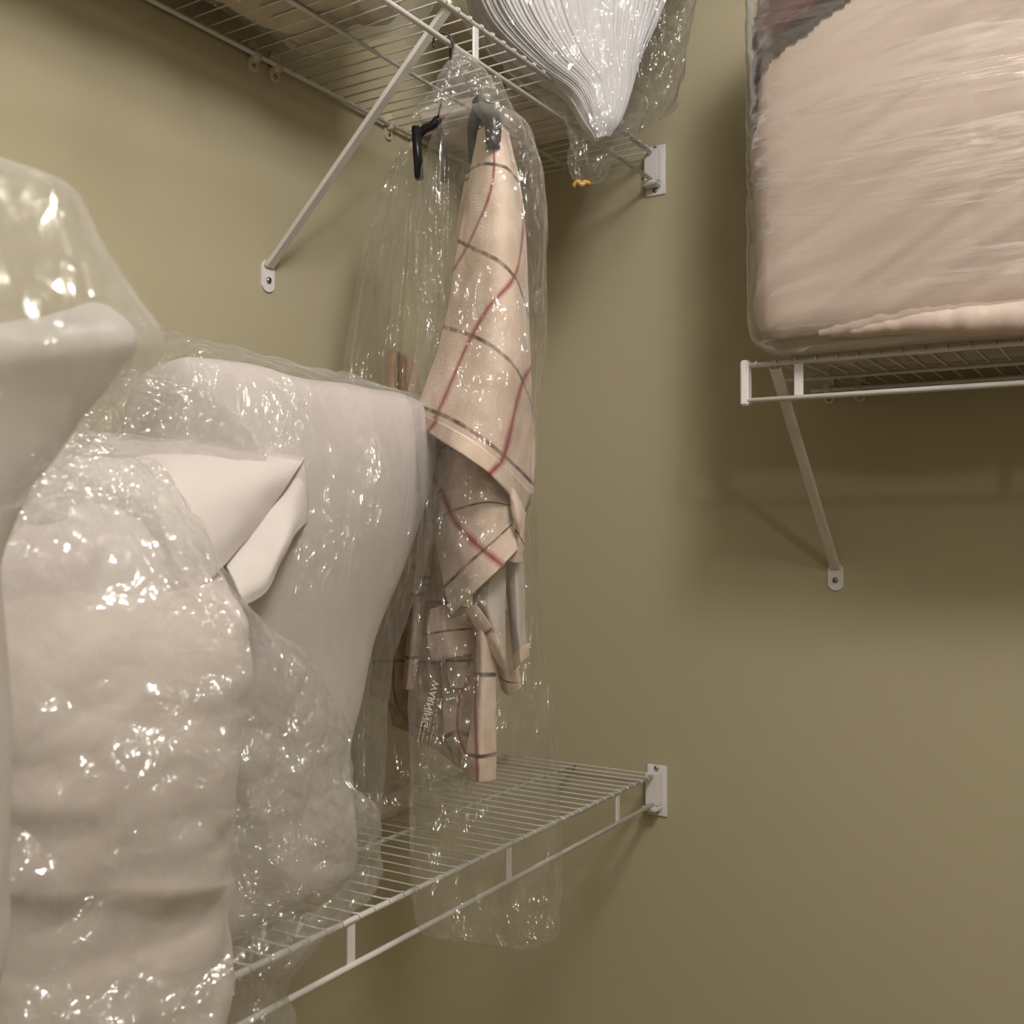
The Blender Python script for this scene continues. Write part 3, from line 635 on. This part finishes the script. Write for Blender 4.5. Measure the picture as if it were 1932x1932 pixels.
loft('film_sleeve', [(768, 285, 1.43, 815, 285, 1.4, .02), (752, 320, 1.45, 822, 320, 1.41, .03), (728, 400, 1.47, 828, 400, 1.41, .04), (705, 500, 1.48, 832, 500, 1.41, .045), (686, 620, 1.49, 830, 620, 1.41, .05), (672, 720, 1.49, 830, 720, 1.41, .05),
     (676, 850, 1.48, 840, 850, 1.40, .05), (690, 1000, 1.47, 850, 1000, 1.40, .05), (698, 1150, 1.46, 860, 1150, 1.40, .05), (690, 1300, 1.45, 890, 1300, 1.39, .045), (684, 1420, 1.44, 900, 1420, 1.38, .04), (682, 1520, 1.43, 880, 1500, 1.37, .025)],
     200, 170, M_film, bag2, pleat=lambda a, v: .05*math.sin(a*9+v)+.03*math.sin(a*21), disp=crinkle(.0025, (24, 24, 3.5), 41), caps=False)
# small printed lines on the film: reversed WARNING heading and rows of fine print
def place_on(o, a, xa, ya):
    m = Matrix.Identity(4)
    xa = Vector(xa).normalized(); ya = Vector(ya); ya = (ya-xa*ya.dot(xa)).normalized(); za = xa.cross(ya)
    for i in range(3):
        m[i][0], m[i][1], m[i][2], m[i][3] = xa[i], ya[i], za[i], a[i]
    return m
cu = bpy.data.curves.new('warning_print', 'FONT'); cu.body = 'WARNING'; cu.size = .0105; cu.extrude = .0001
tmp = bpy.data.objects.new('tmp', cu); COL.objects.link(tmp); bpy.context.view_layer.update()
me = bpy.data.meshes.new_from_object(tmp); bpy.data.objects.remove(tmp)
a0, a1 = P(829, 1286, 1.115), P(812, 1350, 1.115)
me.transform(Matrix.Scale(-1, 4, (0, 1, 0))); me.transform(place_on(None, a0, a1-a0, Rv))
obj('warning_print', me, M_ink, bag1, smooth=False)
bm = bmesh.new(); rnd = random.Random(3)
def prints(bm, x0, y0, x1, y1, nlines, dx, d, ls=.8):
    for k in range(nlines):
        s = 0.0
        while s < 1:
            l = rnd.uniform(.02, .07)
            if rnd.random() < ls:
                p, q = P(x0+dx*k+(x1-x0)*s, y0+(y1-y0)*s, d), P(x0+dx*k+(x1-x0)*min(1, s+l), y0+(y1-y0)*min(1, s+l), d)
                tube(bm, [tuple(p), tuple(q)], .00045, 4)
            s += l+.02
prints(bm, 824, 315, 822, 455, 4, 7.5, 1.205, .7); obj('fine_print', bm, M_ink, bag1); bm = bmesh.new(); prints(bm, 802, 1330, 788, 1400, 4, 8, 1.11, .8)
obj('fine_print', bm, M_ink, bag1)

# ------------------------------------------------------------------ bulky bundles on the left
c1 = thing('wrapped_duvet', 'large white duvet in clear plastic standing along lower shelf left of the tablecloth', 'duvet', P(500, 1700, 1.15))
loft('duvet', [(345, 668, 1.0, 690, 752, 1.3, .02), (310, 685, 1.0, 735, 758, 1.31, .06), (280, 730, 1.0, 762, 790, 1.32, .085), (265, 850, 1.0, 768, 860, 1.325, .095), (258, 1000, 1.0, 745, 960, 1.31, .095),
     (255, 1130, 1.0, 705, 1080, 1.29, .09), (255, 1300, 1.0, 660, 1190, 1.27, .085), (255, 1480, 1.0, 635, 1300, 1.25, .08), (260, 1650, 1.0, 615, 1400, 1.24, .075), (270, 1740, 1.0, 625, 1500, 1.235, .07), (280, 1790, 1.0, 640, 1625, 1.23, .05), (320, 1800, 1.02, 600, 1640, 1.21, .02)],
     140, 140, M_white, c1, disp=lambda p: .010*nz(p, (6, 6, 3), 2)+.004*nz(p, (14, 14, 6), 5), expo=.7)
loft('plastic_wrap', [(262, 608, 1.0, 745, 742, 1.325, .012), (262, 640, 1.0, 755, 748, 1.33, .045), (255, 700, .99, 775, 780, 1.335, .09), (250, 850, .99, 780, 860, 1.335, .108), (245, 1000, .99, 768, 960, 1.33, .108),
     (245, 1130, .99, 735, 1090, 1.31, .105), (245, 1300, .99, 690, 1200, 1.28, .10), (245, 1480, .99, 680, 1320, 1.26, .095), (250, 1650, .99, 684, 1430, 1.25, .09), (265, 1760, .99, 682, 1520, 1.245, .08), (280, 1795, 1.0, 672, 1620, 1.24, .05)],
     230, 230, M_film, c1, disp=crinkle(.0045, (18, 18, 10), 51), expo=.75)
loft('loose_film', [(170, 695, .93, 290, 710, .95, .01), (120, 725, .92, 400, 745, .98, .03), (100, 770, .92, 455, 792, .99, .04), (90, 830, .92, 492, 842, 1.0, .04), (100, 900, .93, 520, 900, 1.01, .03)],
     100, 140, M_filmh, c1, disp=crinkle(.004, (20, 20, 20), 57), caps=False)

c2_ = thing('wrapped_bedsheets', 'crumpled pinkish-white linens in crinkled clear bag hanging over lower shelf front', 'linens', P(250, 1800, .85))
loft('linens', [(60, 1000, .92, 370, 1000, .95, .02), (-60, 1110, .80, 435, 1105, .92, .04), (-120, 1210, .74, 455, 1190, .905, .07), (-160, 1350, .71, 435, 1330, .90, .08), (-170, 1480, .71, 415, 1480, .89, .085),
     (-170, 1600, .71, 402, 1600, .89, .085), (-170, 1650, .71, 410, 1640, .89, .085), (-170, 1705, .71, 388, 1700, .89, .082), (-170, 1800, .71, 396, 1790, .89, .082), (-170, 1950, .71, 388, 1940, .88, .08), (-170, 2150, .71, 370, 2130, .87, .06)],
     200, 200, M_pink, c2_, disp=lambda p: .010*nz((p[0]+p[2]*.4, p[1], p[2]), (7, 7, 7), 12)+.004*nz((p[0], p[1], p[2]+p[0]*.3), (6, 6, 34), 15)+.004*ridge((p[0]+p[2]*.6, p[1], p[2]), (11, 11, 13), 19)+.0015*nz(p, (40, 40, 40), 4), expo=.75)
# folded sheet with a turned-back flap sticking out of the bag
c3 = thing('folded_sheet', 'smooth white folded sheet with pointed flap poking out of the bag', 'sheet', P(400, 1000, .95))
patch('folded_layer', [[(0, 812, .96), (220, 822, 1.01), (370, 822, 1.02), (480, 838, 1.05), (566, 862, 1.08)],
      [(-60, 870, .86), (200, 860, .92), (350, 846, .95), (480, 858, .99), (574, 866, 1.04)],
      [(-80, 950, .80), (200, 935, .86), (350, 920, .89), (465, 915, .94), (556, 892, 1.01)],
      [(-80, 1050, .77), (200, 1040, .82), (345, 1020, .86), (440, 1000, .91), (515, 950, .98)],
      [(-80, 1150, .76), (220, 1150, .81), (350, 1120, .855), (420, 1072, .90), (470, 1010, .95)]], 90, 110, M_white, c3, folds(.004, (9, 9, 9), 6), thick=.002)
patch('turned_flap', [[(424, 1066, .915), (470, 1008, .955), (522, 945, .99), (574, 868, 1.045)],
      [(440, 1095, .905), (488, 1050, .94), (535, 985, .975), (578, 900, 1.04)],
      [(452, 1122, .90), (500, 1090, .93), (541, 1012, .965), (580, 940, 1.04)],
      [(462, 1143, .905), (505, 1112, .935), (546, 1022, .975), (579, 982, 1.04)]], 60, 60, M_white, c3, folds(.003, (12, 12, 12), 2), thick=.002)
patch('inner_fold', [[(548, 890, 1.03), (562, 872, 1.04), (576, 880, 1.05)], [(550, 960, 1.02), (566, 930, 1.045), (583, 930, 1.06)], [(546, 1022, 1.0), (566, 1000, 1.04), (583, 980, 1.06)]], 40, 30, M_white, c3, folds(.002, (14, 14, 14), 9), thick=.002)
loft('crinkled_bag', [(0, 800, .79, 140, 800, .86, .02), (-60, 850, .75, 275, 870, .85, .04), (-110, 940, .71, 335, 950, .84, .055), (-140, 1040, .69, 385, 1030, .83, .07), (-160, 1150, .69, 455, 1150, .86, .09), (-170, 1250, .70, 545, 1250, .93, .11),
     (-175, 1350, .70, 590, 1350, .96, .11), (-180, 1440, .70, 612, 1430, .97, .11), (-180, 1520, .70, 655, 1520, 1.0, .11), (-180, 1600, .70, 684, 1600, 1.01, .105), (-180, 1670, .70, 664, 1660, 1.0, .10), (-180, 1740, .70, 590, 1722, .97, .10),
     (-180, 1800, .70, 515, 1790, .93, .10), (-180, 1850, .70, 492, 1840, .91, .10), (-180, 1900, .70, 505, 1890, .91, .10), (-180, 1950, .70, 500, 1935, .90, .09), (-180, 2100, .70, 440, 2100, .88, .08)],
     400, 330, M_filmh, c2_, disp=lambda p: crinkle(.0075, (15, 15, 11), 61)(p)+.006*ridge((p[0]+.7*p[2], p[1], p[2]), (13, 13, 13), 66), expo=.75)

# nearest bag, soft and out of focus at the left edge
c4 = thing('wrapped_pillow', 'blurred white pillow in puffy clear bag closest to the viewer at left edge', 'pillow', P(-60, 700, .55))
loft('pillow', [(-240, 650, .53, 60, 600, .60, .015), (-300, 680, .52, 160, 585, .60, .03), (-330, 720, .52, 215, 612, .60, .034), (-330, 750, .52, 240, 652, .60, .034), (-330, 790, .52, 205, 705, .60, .034), (-330, 830, .52, 160, 770, .60, .034), (-320, 880, .52, 95, 860, .595, .033), (-310, 950, .51, 28, 945, .59, .032),
      (-300, 1050, .51, -30, 1060, .585, .03), (-290, 1200, .51, -18, 1200, .585, .03), (-290, 1400, .51, -6, 1400, .585, .03), (-290, 1600, .51, -10, 1600, .585, .03), (-290, 1760, .51, -25, 1760, .585, .03), (-290, 1950, .51, -80, 1950, .58, .03)],
      120, 120, M_sheer, c4, disp=lambda p: .006*nz((p[0], p[1], p[2]), (13, 13, 5), 2)+.003*nz((p[0]+.5*p[2], p[1], p[2]), (34, 34, 8), 3), expo=.6)
loft('plastic_wrap', [(-240, 230, .50, 5, 302, .55, .008), (-290, 290, .49, 75, 335, .56, .025), (-320, 360, .48, 125, 378, .57, .04), (-340, 460, .48, 168, 470, .575, .05), (-340, 560, .47, 212, 560, .58, .06), (-340, 640, .47, 262, 640, .59, .065), (-340, 700, .47, 250, 690, .59, .07),
      (-340, 780, .47, 180, 760, .585, .065), (-340, 850, .47, 110, 850, .575, .055), (-320, 900, .47, 45, 905, .565, .045), (-300, 960, .47, 5, 960, .56, .035)],
     150, 170, M_filmn, c4, disp=lambda p: .004*nz(p, (10, 10, 5), 3)+.002*ridge((p[0]+.4*p[2], p[1], p[2]), (16, 16, 6), 8))

# crumpled pinkish cloth at the back of the lower shelf
q = on_plane(700, 1500, 2, ZL)
bm = rbox((.05, q[1]-.13, ZL+.002), (.11, q[1]-.02, ZL+.035), .014, 22)
o = obj('crumpled_cloth', bm, M_beige); displace(o.data, folds(.008, (22, 22, 30), 4))
tag(o, 'small crumpled pinkish cloth lying at back of lower shelf', 'cloth')
